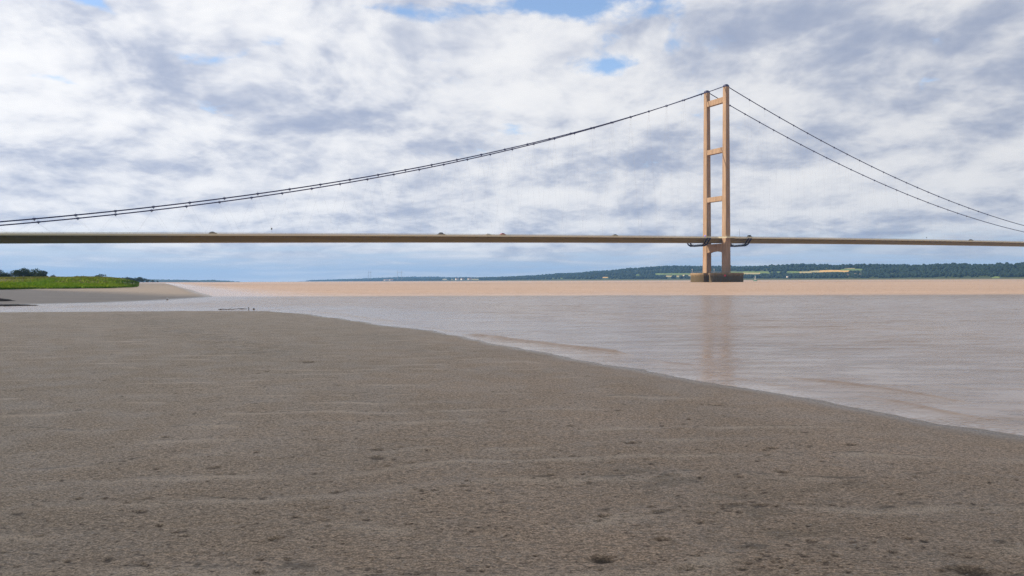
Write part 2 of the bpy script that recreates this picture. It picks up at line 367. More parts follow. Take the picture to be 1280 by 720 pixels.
# ---------------------------------------------------------------- river
aw = np.concatenate([np.linspace(R(-175), R(-46), 60), np.linspace(R(-45), R(45), 900), np.linspace(R(46), R(175), 60)])
rw = 5.0*np.exp(np.linspace(0, math.log(200/5.0), 900)); rw = np.concatenate([rw, 200*np.exp(np.linspace(.05, math.log(10600/200), 70))])
Xw = np.sin(aw)[None, :]*rw[:, None]; Yw = np.cos(aw)[None, :]*rw[:, None]
dw = seg_dist(Xw, Yw, shore); dw = np.where(inside(Xw, Yw, shore_poly), -dw, dw)
dbk = seg_dist(Xw, Yw, bank_edge); dsh = np.minimum(np.maximum(dw, 0), dbk)
Zw = np.zeros_like(Xw)
def crest(pts, hgt, w0, seed):
    global Zw, crestv
    pl = resample([ground(*q) for q in pts], .4)
    # signed distance towards the near shore: smooth back, steep front
    d = seg_dist(Xw, Yw, pl)
    s = np.where(dw < np.interp(Xw, [q[0] for q in sorted(pl)], [0]*len(pl))+seg_dist(np.array([pl[len(pl)//2][0]]), np.array([pl[len(pl)//2][1]]), shore)[0], 1, 1)
    prof = np.exp(-(d/w0)**2)
    e = seg_dist(Xw, Yw, [pl[0], pl[0]]); f = seg_dist(Xw, Yw, [pl[-1], pl[-1]])
    fade = sstep(e, 0, 1.2)*sstep(f, 0, 1.2)
    k = hgt*prof*fade*(.55+.9*(fbm(Xw*1.2, Yw*1.2, seed, 3)+.5))
    Zw = Zw+k; crestv = np.maximum(crestv, prof*fade)
crestv = np.zeros_like(Xw)
crest([(575, 417.0), (610, 421), (640, 425), (680, 430), (720, 434.8), (765, 440), (800, 445.5)], 0.056, 0.084, 60)
crest([(700, 431.8), (740, 436.6), (775, 441)], 0.012, 0.056, 68)
crest([(800, 447), (835, 453.5), (870, 456.5), (915, 461.5)], 0.025, 0.056, 61)
crest([(960, 468), (1000, 473), (1060, 479.5), (1110, 486), (1160, 494), (1240, 508)], 0.025, 0.055, 62)
crest([(1050, 490), (1120, 501), (1180, 514.5), (1230, 523), (1290, 531)], 0.024, 0.055, 63)
crest([(380, 388.6), (420, 391.5), (470, 398.6), (500, 402)], 0.020, 0.105, 64)
crest([(520, 408.4), (545, 411), (570, 415)], 0.017, 0.091, 65)
crest([(325, 386.5), (365, 387)], 0.016, 0.105, 66)
crest([(850, 463), (910, 471), (980, 482), (1050, 496)], 0.006, 0.055, 67)
chop = sstep(dsh, 3, 14)
Zw += chop*sstep(rw[:, None]*np.ones_like(Xw), 260, 120)*(.060*fbm(Xw*.22+.06*Yw, Yw*.55, 69, 3)+.040*fbm(Xw*.6+.1*Yw, Yw*1.25, 70, 3)+.018*fbm(Xw*1.6, Yw*2.6, 71, 2))*(.65+1.3*vnoise(Xw*.05, Yw*.09, 75))
Zw += (1-chop)*.0035*fbm(Xw*1.5, Yw*3, 72, 3)
m, n = material('silty_river_water')
p = n.pos(); off = n.attr('off').outputs['Fac']; cr = n.attr('crest').outputs['Fac']; near = n.attr('near').outputs['Fac']
c = n.mix(n.ramp(n.noise(n.scale(p, (.02, .06, 1)), 1, 4, .6), .3, .7), (.375, .254, .172), (.42, .285, .192))
fo = n.m('MULTIPLY', n.ramp(n.noise(n.scale(p, (1, 1.4, 1)), 3.5, 6, .7), .60, .72), n.ramp(n.attr('foam_sheen').outputs['Fac'], .25, .9, 0, .85))
fl = n.m('MULTIPLY', n.ramp(n.noise(p, 14, 5, .75), .40, .66), n.attr('edge').outputs['Fac'])
c = n.mix(n.m('MAXIMUM', fo, n.m('MULTIPLY', fl, .6)), c, (.72, .68, .63))  # foam, plus a pale shore veil with sky reflection put into the colour
ps = n.scale(p, (.55, 1.25, 1))
hA = n.noise(ps, 1.5, 4, .6, .4); hB = n.noise(ps, 6.5, 4, .6, .3)
hh = n.m('MULTIPLY_ADD', hB, .30, hA)
paw = n.ramp(n.noise(n.scale(p, (.10, .34, 1)), 1, 4, .6, .5),   .36, .64, .6, 1.4)
paw = n.m('MULTIPLY', paw, n.ramp(n.noise(n.scale(p, (.45, 1.5, 1)), 1, 5, .62, .4), .38, .62, .25, 1.75))
st = n.m('MULTIPLY', n.ramp(off, .1, 1, .26, 1.05, False), paw)
nb = n.bump(hh, st, .22)
rg = n.ramp(off, .25, 1, .16, .40, False)
WATER_B = n.bsdf(c, rg, .5, nb, IOR=1.333)
offv = np.clip(sstep(dsh, .8, 9)*.38+sstep(rw[:, None]*np.ones_like(Xw), 58, 110)*.62*sstep(dsh, 4, 20), 0, 1)
wv = np_mesh('river', np.stack([Xw.ravel(), Yw.ravel(), Zw.ravel()], 1), grid_faces(len(rw), len(aw)), m,
             attrs={'off': offv.ravel(), 'crest': crestv.ravel(), 'near': sstep(dsh, 3, 0).ravel(), 'foam_sheen': np.maximum(crestv*.6*vnoise(Xw*.7, Yw*.7, 3), np.exp(-((dsh-.55-.5*fbm(Xw*.5, Yw*.5, 303, 2))/.14)**2)*.9*(dw > 0)).ravel(), 'edge': np.exp(-((np.maximum(dw, 0)-.10)/.30)**2).ravel()*(dw.ravel() > -.5)})
tag(wv, kind='structure')

# ---------------------------------------------------------------- salt marsh on the left
marsh_poly = [(-900, 112), (-140, 119), (-100, 127), (-94, 131), (-93.5, 140), (-95, 147), (-90, 158), (-91, 172), (-97, 186), (-150, 290), (-330, 640), (-650, 1250), (-1700, 1250), (-1700, 112)]
marsh_edge = marsh_poly
levee = [(-146, 252), (-152, 264), (-210, 285), (-420, 360), (-900, 560), (-1400, 800)]
def marsh_z(x, y):
    de = seg_dist(x, y, marsh_edge+[marsh_edge[0]])
    lv = seg_dist(x, y, levee)
    return .38+(.12+.45*sstep(-x, 95, 125))*sstep(de, 0, 26)+2.15*sstep(lv, 22, 4)+.15*fbm(x*.06, y*.06, 50, 3), de, lv
gx = np.arange(-1000, -80, 5.0); gy = np.arange(112, 900, 5.0)
GX, GY = np.meshgrid(gx, gy); GZ, GE, GL = marsh_z(GX, GY); ins = inside(GX, GY, marsh_poly)
keep = ins[:-1, :-1] & ins[1:, :-1] & ins[:-1, 1:] & ins[1:, 1:]
m, n = material('marsh_soil'); n.bsdf(n.mix(n.noise(n.pos(), .12, 4), (.060, .075, .022), (.115, .105, .042)), .9, .1)
mg = np_mesh('marsh_ground', np.stack([GX.ravel(), GY.ravel(), GZ.ravel()], 1), grid_faces(len(gy), len(gx), keep), m); tag(mg, kind='structure')
def grass(name, N, region, mat, hlo, hhi, wid):
    V = []; xs, ys = region(N); z, de, lv = marsh_z(xs, ys); ok = inside(xs, ys, marsh_poly); xs, ys, z, de = xs[ok], ys[ok], z[ok], de[ok]
    N = len(xs); h = RNG.uniform(hlo, hhi, N)*(.75+.5*vnoise(xs*.25, ys*.25, 77))*(.55+.45*sstep(de, 0, 3))*(.55+.45*sstep(-xs, 93, 118)); a = RNG.uniform(0, 2*math.pi, N); ww = wid*RNG.uniform(.6, 1.5, N)
    lx, ly = RNG.normal(0, .22, N)*h, RNG.normal(0, .22, N)*h
    b0 = np.stack([xs-np.cos(a)*ww, ys-np.sin(a)*ww, z-.08], 1); b1 = np.stack([xs+np.cos(a)*ww, ys+np.sin(a)*ww, z-.08], 1); tp = np.stack([xs+lx, ys+ly, z+h], 1)
    V = np.stack([b0, b1, tp], 1).reshape(-1, 3); Q = np.arange(3*N).reshape(-1, 3)
    o = np_mesh(name, V, Q, mat, smooth=False, attrs={'rnd': np.repeat(RNG.uniform(0, 1, N), 3), 'zone': np.repeat(de+8*fbm(xs*.05, ys*.05, 78, 3), 3)}); return tag(o, kind='stuff')
def reg_front(N):
    # along the marsh's edge and the first sixty metres behind it
    x = RNG.uniform(-260, -84, N); y = 112+RNG.uniform(0, 1, N)**1.5*150; return x, y
def reg_lev(N):
    t = RNG.uniform(0, 1, N)**1.6*(len(levee)-1); i = np.minimum(t.astype(int), len(levee)-2); L = np.array(levee); q = L[i]+(L[i+1]-L[i])*(t-i)[:, None]
    return q[:, 0]+RNG.normal(0, 3.5, N), q[:, 1]+RNG.normal(0, 3.5, N)
m, n = material('green_grass'); r_ = n.attr('rnd').outputs['Fac']
c = n.mix(n.ramp(n.noise(n.pos(), .045, 4, .6), .35, .65), (.155, .310, .012), (.270, .350, .020)); c = n.mix(n.m('MULTIPLY', r_, .22), c, (.095, .250, .008))
z_ = n.attr('zone').outputs['Fac']; c = n.mix(n.ramp(z_, 6, 1), c, (.050, .120, .012)); c = n.mix(n.ramp(z_, 26, 50, 0, .7), c, (.33, .38, .030))
n.bsdf(c, .75, .15)
grass('marsh_grass', 190000, reg_front, m, .45, .80, .10)
m, n = material('dry_grass'); r_ = n.attr('rnd').outputs['Fac']
n.bsdf(n.mix(r_, n.mix(n.ramp(n.noise(n.pos(), .04, 3), .4, .6), (.29, .27, .07), (.36, .31, .11)), (.22, .27, .05)), .8, .1)
grass('dry_grass', 60000, reg_lev, m, .35, .75, .14)

# ---------------------------------------------------------------- trees
def foliage_mat(name, a, b, sc):
    m, n = material(name); r_ = n.attr('rnd').outputs['Fac']
    n.bsdf(n.mix(n.ramp(n.noise(n.pos(), sc, 3), .35, .65), n.mix(r_, a, b), n.mix(r_, b, tuple(v*.75 for v in a))), .8, .12); return m
FOL = foliage_mat('tree_leaves', (.026, .050, .020), (.062, .092, .030), .12)
m, n = material('bark'); n.bsdf(n.mix(n.noise(n.obj(), 3, 4), (.07, .055, .04), (.14, .11, .085)), .9, .1); BARK = m
def tree_kind(seed, h, wd, nl):
    r = np.random.default_rng(seed); root = empty('tree')
    mb = MB(); mb.tube([(0, 0, -.3), (.02*h, 0, h*.2), (0, .02*h, h*.55)], [h*.03, h*.024, h*.01], 7)
    cl = []
    for k in range(9):
        a = k*2.4; q = Vector((math.cos(a)*wd*.30*r.uniform(.5, 1.2), math.sin(a)*wd*.30*r.uniform(.5, 1.2), h*r.uniform(.28, .80)))
        mb.tube([(0, 0, h*.22), q*.6+Vector((0, 0, h*.08)), q], [h*.012, h*.008, h*.003], 5); cl.append((q, wd*r.uniform(.16, .27)))
    cl.append((Vector((0, 0, h*.84)), wd*.2)); cl.append((Vector((0, 0, h*.5)), wd*.3))
    mb.build('trunk', BARK, root)
    Vs = []; rn = []
    for q, rad in cl:
        k = int(nl/len(cl)); d = r.normal(0, 1, (k, 3)); d /= np.linalg.norm(d, axis=1)[:, None]; d *= (r.uniform(.55, 1.08, k)*rad)[:, None]; d[:, 2] *= .85
        cen = d+np.array(q); s = h*.034
        u = r.normal(0, 1, (k, 3)); u /= np.linalg.norm(u, axis=1)[:, None]; v = np.cross(u, r.normal(0, 1, (k, 3))); v /= np.linalg.norm(v, axis=1)[:, None]
        Vs.append(np.stack([cen-u*s-v*s*.6, cen+u*s-v*s*.5, cen+u*s*.8+v*s*.7, cen-u*s*.7+v*s*.6], 1).reshape(-1, 3)); rn.append(np.repeat(r.uniform(0, 1, k), 4))
    V = np.concatenate(Vs); np_mesh('crown', V, np.arange(len(V)).reshape(-1, 4), FOL, root, False, {'rnd': np.concatenate(rn)})
    return root
kinds = [tree_kind(100+k, 10.0, w_, 1100) for k, w_ in enumerate((8.5, 10.5, 7.0, 12.0))]
used = [False]*4; tcount = 0
def tree(px, top, D, k, label, group, zb, wsc=1.0):
    t = kinds[k] if not used[k] else copy_tree(kinds[k]); used[k] = True
    pt = at(px, top, D); h = pt.z-zb
    t.location = (pt.x, pt.y, zb); s = h/10.0; t.scale = (s*wsc, s*wsc, s); t.rotation_euler = (0, 0, random.uniform(0, 6.28))
    return tag(t, label, 'tree', group)
left = [(0, 337.8, 3, 'dark tree cut by the left edge of the photo behind the grassy bank'), (9, 340.3, 1, 'low dark bush tree in the gap left of the bank\'s main clump'),
        (21.5, 336.6, 2, 'slim dark tree at the left end of the clump on the grassy bank'), (30.5, 334.6, 0, 'tallest dark tree in the clump behind the grassy bank'),
        (37, 338.6, 1, 'lower dark tree in the middle of the clump behind the bank'), (45.5, 336.3, 3, 'broad dark tree right of the clump\'s middle behind the bank'),
        (53, 337.8, 0, 'dark round tree at the right end of the clump on the bank'), (3, 341.0, 0, 'short dark tree low between the left edge and the clump')]
for px, top, k, lb in left: tree(px, top, 480+12*k, k, lb, 'trees in the clump behind the marsh', 1.2, 1.15)
far_t = [(67, 343.6), (96, 344.6), (104, 345.0), (110, 346.2), (116, 345.2), (121, 344.0), (126, 342.8), (131, 345.2), (137, 347), (143, 347.2), (149, 347.0), (154, 346.5), (159, 346.2), (164, 347.0), (169, 347.2), (174, 345.8), (179, 347.5), (185, 349), (191, 350), (197, 350.8)]
names = ['small lone dark tree top showing above the straw bank', 'leftmost low tree of the far row past the bank', 'second tree from the left of the far row', 'tree dipping low before the row\'s tall crown',
         'tree rising towards the tallest crown of the far row', 'tree just left of the tallest crown in the far row', 'tallest tree of the far row behind the marsh tip', 'tree just right of the tallest crown in the far row',
         'low tree in the far row beyond the green marsh tip', 'flat topped tree in the middle of the far row', 'tree at the lowest stretch of the far row', 'tree starting the second rise of the far row',
         'tree above the tip of the bright green grass', 'tree just right of the green grass tip', 'low tree before the small peak of the far row', 'small peak tree of the far row right of the marsh', 'tree right of the small peak in the far row',
         'fourth tree from the right where the far row falls to the mud', 'shrinking tree near the right end of the far row', 'last and smallest tree at the right end of the far row']
for i, ((px, top), lb) in enumerate(zip(far_t, names)):
    D = 700+ (i*23 if i else -150); tree(px, top, D, (i*3+1) % 4, lb, 'trees in the row past the marsh', .5 if i else 1.2, 1.45 if i else 1.0)

# ---------------------------------------------------------------- far shore and hills
N0 = np.array([1413.0, 1277.0])
sky_px = np.array([300, 360, 385, 420, 460, 500, 510, 516, 540, 560, 600, 640, 665, 700, 730, 760, 790, 832, 860, 905, 935, 960, 975, 1000, 1022, 1032, 1060, 1090, 1120, 1180, 1230, 1255, 1280, 1330, 1500, 1800])
sky_y = np.array([352.2, 351.4, 350.6, 350, 349, 348.8, 348.2, 346.6, 346.0, 346.8, 347, 346.2, 345.6, 344.2, 341.2, 338.8, 336.6, 332.6, 332.6, 333.6, 333, 333, 331, 330.4, 330.2, 331.4, 331.4, 331, 331.4, 331, 330.4, 329, 328, 327, 327, 330])
TREEH = 9.0
ss = np.linspace(-900, 8200, 420); ww_ = np.concatenate([np.linspace(-30, 30, 7), np.linspace(45, 1500, 60)])
def inland(s): return 250+.16*np.clip(s, 0, 5000)
def hill_point(s, w_):
    x = N0[0]+ac[0]*s+ax[0]*w_*1.0; y = N0[1]+ac[1]*s+ax[1]*w_
    xr = N0[0]+ac[0]*s+ax[0]*inland(s); yr = N0[1]+ac[1]*s+ax[1]*inland(s)
    px = CX+F*xr/yr; H = CAMZ+(hor(px)-np.interp(px, sky_px, sky_y))/F*yr-TREEH
    H = np.maximum(H, 2.5)
    t = np.clip(w_/inland(s), -.2, 4)
    prof = np.where(t < 0, t*3, np.where(t < 1, .06+.94*(t*t*(3-2*t)*.55+.45*t), 1+0*t))
    z = np.where(w_ < 25, (w_+4)*.09, 2.4+(H-2.4)*np.clip(prof, 0, 1))
    z = np.where((w_ > 60), z+fbm(x*.004, y*.004, 90, 3)*np.minimum(H*.12, 7)*sstep(t, .1, .6)*sstep(t, 1.0, .85), z)
    z = np.where(t > 1, z*(1-.25*sstep(t, 1.2, 3)), z)
    return x, y, z
Wg, Sg = np.meshgrid(ww_, ss); Wg = np.where(Wg > 45, 45+(Wg-45)*(inland(Sg)*1.6)/1500, Wg)
HX, HY, HZ = hill_point(Sg, Wg)
PXg = CX+F*HX/np.maximum(HY, 50); PYg = hor(PXg)-F*(HZ-CAMZ)/np.maximum(HY, 50)
# field patches: (px0, px1, py0, py1, kind)   kind 1 pasture, 2 stubble, 3 pale crop
fields_px = [(818, 874, 341.6, 343.4, 1), (832, 850, 344.6, 346.0, 3), (853, 874, 343.6, 345.2, 3), (905, 962, 339.2, 341.6, 1), (926, 950, 341.0, 342.6, 3), (962, 985, 339.4, 340.8, 1), (984, 1000, 339.0, 341.0, 1), (1000, 1014, 339.2, 341.2, 3), (1012, 1032, 338.4, 340.2, 3),
             (1024, 1062, 337.6, 339.9, 2), (1050, 1078, 336.2, 338.0, 1), (1050, 1068, 335.0, 335.9, 3), (752, 760, 346.2, 347.4, 2), (763, 772, 343.2, 344.0, 1), (792, 800, 343.2, 344.4, 1), (803, 812, 343.0, 343.8, 3), (552, 600, 348.7, 349.6, 3),
             (690, 730, 347.6, 348.4, 1), (1240, 1250, 345.5, 347, 1)]
def field_of(px, py):
    k = np.zeros(px.shape)
    wob = fbm(px*.09, py*.6, 95, 2)*1.2
    for a, b, c_, d_, kk in fields_px: k = np.where((px > a) & (px < b) & (py+wob*.5 > c_) & (py+wob*.5 < d_), kk, k)
    return k
def densify(A): return A
ss2 = np.linspace(-900, 8200, 1500); ww2 = np.concatenate([np.linspace(-30, 30, 7), np.linspace(45, 1500, 130)])
Wg, Sg = np.meshgrid(ww2, ss2); Wg = np.where(Wg > 45, 45+(Wg-45)*(inland(Sg)*1.6)/1500, Wg)
HX, HY, HZ = hill_point(Sg, Wg); PXg = CX+F*HX/HY; PYg = hor(PXg)-F*(HZ-CAMZ)/HY
FK = field_of(PXg, PYg)*(Wg < inland(Sg)*1.05)
m, n = material('far_fields'); k = n.attr('field').outputs['Fac']; p = n.pos()
c = n.mix(n.noise(p, .01, 3), (.030, .048, .020), (.055, .075, .028))
c = n.mix(n.ramp(k, .3, .7), c, n.mix(n.noise(p, .006, 2), (.11, .19, .05), (.17, .21, .07))); c = n.mix(n.ramp(k, 1.3, 1.7), c, (.56, .36, .13)); c = n.mix(n.ramp(k, 2.3, 2.7), c, n.mix(n.noise(p, .01, 2), (.40, .34, .20), (.30, .30, .14)))
c = n.mix(n.attr('beach').outputs['Fac'], c, (.33, .27, .20))
n.bsdf(c, .9, .1)
hl = np_mesh('hills', np.stack([HX.ravel(), HY.ravel(), HZ.ravel()], 1), grid_faces(len(ss2), len(ww2)), m, attrs={'field': FK.ravel(), 'beach': sstep(Wg, 26, 8).ravel()}); tag(hl, kind='structure')
# woods over the slopes: one mass nobody could count
NW = 26000
s_ = -850+RNG.uniform(0, 1, NW)**1.5*8800; w_ = 34+RNG.uniform(0, 1, NW)*(inland(s_)*1.12-34)
xw, yw, zw = hill_point(s_, w_); pxw = CX+F*xw/yw; pyw = hor(pxw)-F*(zw-CAMZ)/yw
hgt = RNG.uniform(7, 13, NW)*(.8+.5*vnoise(xw*.01, yw*.01, 99))*np.where(pxw < 520, 1.25, 1)
pyt = hor(pxw)-F*(zw+hgt*.9-CAMZ)/yw
fk = (field_of(pxw, pyw) > 0)|(field_of(pxw, pyt) > 0)|(field_of(pxw, (pyw+pyt)/2) > 0)
ok = ~fk & (RNG.uniform(0, 1, NW) < .25+.95*sstep(fbm(xw*.006, yw*.006, 98, 3), -.22, .06))
xw, yw, zw, hgt = xw[ok], yw[ok], zw[ok], hgt[ok]; NW = len(xw)
t_ = (1+5**.5)/2
ico = np.array([(-1, t_, 0), (1, t_, 0), (-1, -t_, 0), (1, -t_, 0), (0, -1, t_), (0, 1, t_), (0, -1, -t_), (0, 1, -t_), (t_, 0, -1), (t_, 0, 1), (-t_, 0, -1), (-t_, 0, 1)], float)/1.9
icf = np.array([(0, 11, 5), (0, 5, 1), (0, 1, 7), (0, 7, 10), (0, 10, 11), (1, 5, 9), (5, 11, 4), (11, 10, 2), (10, 7, 6), (7, 1, 8), (3, 9, 4), (3, 4, 2), (3, 2, 6), (3, 6, 8), (3, 8, 9), (4, 9, 5), (2, 4, 11), (6, 2, 10), (8, 6, 7), (9, 8, 1)])
wid = hgt*RNG.uniform(.38, .62, NW)
V = ico[None]*(1+RNG.normal(0, .17, (NW, 12, 1)))*np.stack([wid, wid, hgt*.55], 1)[:, None, :]+np.stack([xw, yw, zw+hgt*.45], 1)[:, None, :]
Q = (icf[None]+12*np.arange(NW)[:, None, None]).reshape(-1, 3)
WOOD = foliage_mat('wood_leaves', (.009, .023, .018), (.018, .036, .021), .01)
wd = np_mesh('woodland', V.reshape(-1, 3), Q, WOOD, smooth=False, attrs={'rnd': np.repeat(RNG.uniform(0, 1, NW), 12)}); tag(wd, kind='stuff')
# the low blue shore far down the estuary on the left
def low_shore(px0, px1, D, tops):
    xs = np.linspace(px0, px1, 160); y0 = np.interp(xs, [q[0] for q in tops], [q[1] for q in tops]); V = []
    for row, (dd, f) in enumerate(((-60, 0), (0, .75), (150, 1.0), (700, .5))):
        z = (CAMZ+(hor(xs)-y0)/F*D)*f+(fbm(xs*.35, xs*0+row, 21, 3)*6*(f > .6)); V.append(np.stack([(xs-CX)/F*(D+dd), np.full(xs.shape, D+dd), np.maximum(z, -.5 if f == 0 else .5)], 1))
    return np.concatenate(V), grid_faces(4, 160)
V, Q = low_shore(150, 300, 4600, [(150, 349.3), (200, 349.2), (225, 349.6), (240, 350.2), (265, 349.9), (280, 350.6), (300, 352.2)])
ls = np_mesh('far_shore', V, Q, WOOD, smooth=False, attrs={'rnd': RNG.uniform(0, 1, len(V))}); tag(ls, kind='structure')

# ---------------------------------------------------------------- houses on the far shore
m, n = material('house_wall'); n.bsdf(n.mix(n.noise(n.obj(), 1.2, 3), (.72, .69, .63), (.80, .78, .73)), .8, .2); HW = m
m, n = material('house_roof'); n.bsdf(n.mix(n.noise(n.obj(), 2, 3), (.16, .10, .08), (.24, .14, .10)), .8, .2); HR = m
m, n = material('window_glass'); n.bsdf((.04, .05, .06), .12, .5); GL = m
def house():
    r = empty('house'); MB().box(-7, 7, -4, 4, 0, 6).add([(-7, -4, 6), (-7, 4, 6), (-7, 0, 9.6), (7, -4, 6), (7, 4, 6), (7, 0, 9.6)], [(0, 2, 1), (3, 4, 5)]).build('wall', HW, r)
    rf = MB(); rf.add([(-7.4, -4.5, 5.7), (7.4, -4.5, 5.7), (7.4, 0, 9.9), (-7.4, 0, 9.9), (-7.4, 4.5, 5.7), (7.4, 4.5, 5.7)], [(0, 1, 2, 3), (3, 2, 5, 4)]); roof = rf.build('roof', HR, r)
    MB().box(3.5, 4.7, -.6, .6, 8.6, 11.2).build('chimney', HR, roof)
    for x in (-4.5, 0, 4.5):
        for z in (1, 3.7): MB().box(x-.7, x+.7, -4.05, -3.9, z, z+1.3).build('window', GL, r)
    return r
h0 = house(); hs = [(1066, 344.0, 3.2, 'white house alone low in the wood, below the gold field'), (1077, 343.3, 3.0, 'pale house with its long side showing, right of the lone white house'), (1082, 343.2, 2.4, 'pale house touching the right end of the long pale house'), (990.5, 347.0, 2.6, 'pale house near the water below the green field\'s right end'), (862, 344.0, 2.2, 'pale house just left of the far bridge leg on the hillside'),
                    (487, 349.9, 5.5, 'pale low house left of the twin masts on the flat far shore'), (493.5, 349.9, 5.0, 'pale low house at the foot of the twin masts'), (576, 349.4, 4, 'leftmost pale house of the village under the low wooded shore'), (583, 349.3, 4, 'middle pale house of the village under the low wooded shore'), (592, 349.3, 4, 'rightmost pale house of the village under the low wooded shore')]
for i, (px, py, wpx, lb) in enumerate(hs):
    # find the spot on the slope in that direction
    k = np.argmin((PXg-px)**2+((PYg-(py+1.4))*2.0)**2*(1)+np.where((Wg < 40)|(Wg > inland(Sg)), 1e6, 0)); x, y, z = HX.ravel()[k], HY.ravel()[k], HZ.ravel()[k]
    h = h0 if i == 0 else copy_tree(h0); h.location = (x, y, z-.3); sc = wpx*y/F/14*1.05; h.scale = (sc, sc, min(sc, 1.25)); h.rotation_euler = (0, 0, R(18+(i*37) % 30)); tag(h, lb, 'house', 'houses on the far shore')
    # a clearing in front of each house is left by dropping it a little towards the river
    h.location.x -= ax[0]*26; h.location.y -= ax[1]*26; h.location.z = z+2.0

# ---------------------------------------------------------------- pylons
m, n = material('galvanised_steel'); n.bsdf((.30, .32, .35), .5, .5, None, Metallic=.4); STEEL = m
def pylon(px, py, D, hpx, wpx, label):
    b = at(px, py, D); r = empty('pylon', b); H = hpx*D/F; W = wpx*D/F; s = .5
    for sx_ in (-1, 1):
        mb = MB()
        for a in (-1, 1): mb.tube([(sx_*W/2+a*W*.12, 0, 0), (sx_*W/2, 0, H)], s, 4)
        for q in range(9):
            z0 = H*q/9; f = 1-q/9; mb.tube([(sx_*W/2-W*.12*f, 0, z0), (sx_*W/2+W*.12*f, 0, z0+H/9)], s*.6, 4)
        mb.build('mast', STEEL, r)
    mb = MB(); mb.tube([(-W*.62, 0, H*.74), (W*.75, 0, H*.74)], s, 4); mb.tube([(-W*.62, 0, H*.78), (W*.75, 0, H*.78)], s*.6, 4)
    mb.build('crossarm', STEEL, r); return tag(r, label, 'pylon')
pylon(462, 349.8, 5200, 12.5, 3.2, 'fainter twin masted pylon on the low far shore, left of the other'); pylon(499.5, 349.8, 5200, 12.5, 5.2, 'twin masts with a crossarm rising by pale houses on the far shore')

# ---------------------------------------------------------------- the suspension bridge
def concrete(name, a, b, sc):
    m, n = material(name); p = n.obj(); s = n.node('ShaderNodeSeparateXYZ'); n.put(s.inputs[0], p)
    c = n.mix(n.ramp(n.noise(n.scale(p, (1, 1, .12)), sc, 5, .6), .35, .68), a, b)
    lift = n.m('LESS_THAN', n.m('FRACT', n.m('DIVIDE', s.outputs[2], 3.8)), .035); c = n.mix(n.m('MULTIPLY', lift, .3), c, tuple(v*.6 for v in a))
    stk = n.ramp(n.noise(n.scale(p, (1, 1, .035)), 1.4, 5, .7), .52, .70); c = n.mix(n.m('MULTIPLY', stk, .38), c, tuple(v*.5 for v in a))
    return m, n, c, s
m, n, c, s = concrete('tower_concrete', (.315, .222, .150), (.42, .298, .205), .55); n.bsdf(c, .85, .25, n.bump(n.noise(n.obj(), 1.5, 5), .3, .1)); CONC = m
m, n, c, s = concrete('caisson_concrete', (.230, .170, .105), (.310, .230, .145), .3)
tide = n.ramp(n.m('MULTIPLY_ADD', n.noise(n.obj(), .5, 4), 2.4, n.m('MULTIPLY', s.outputs[2], -1)), -5.6, -3.2)
c = n.mix(n.m('MULTIPLY', tide, .85), c, (.075, .062, .035)); n.bsdf(c, .85, .25, n.bump(n.noise(n.obj(), .8, 5), .4, .2)); CAIS = m
m, n = material('girder_paint'); p = n.obj(); c = n.mix(n.ramp(n.noise(n.scale(p, (.05, 1, 1)), 1, 4), .35, .65), (.180, .148, .055), (.225, .185, .072)); sx_ = n.node('ShaderNodeSeparateXYZ'); n.put(sx_.inputs[0], p)
c = n.mix(n.m('MULTIPLY', n.m('LESS_THAN', n.m('FRACT', n.m('DIVIDE', sx_.outputs[0], 18.1)), .02), .4), c, (.12, .09, .05)); n.bsdf(c, .55, .4); GIRD = m
m, n = material('edge_paint'); n.bsdf(n.mix(n.noise(n.scale(n.obj(), (.1, 1, 1)), 1.2, 4), (.74, .69, .49), (.82, .77, .57)), .55, .4); EDGE = m
m, n = material('rail_steel'); n.bsdf((.56, .54, .44), .5, .4); RAIL = m
m, n = material('asphalt'); n.bsdf(n.mix(n.noise(n.obj(), 4, 4), (.045, .045, .047), (.06, .06, .06)), .9, .2); ASPH = m
m, n = material('hanger_steel'); n.bsdf((.42, .44, .50), .5, .4); HANG = m
m, n = material('cable_paint'); n.bsdf(n.mix(n.noise(n.obj(), .7, 3), (.030, .034, .105), (.045, .050, .14)), .5, .4); CABLE = m
m, n = material('gantry_paint'); n.bsdf((.008, .009, .040), .6, .3); GANT = m

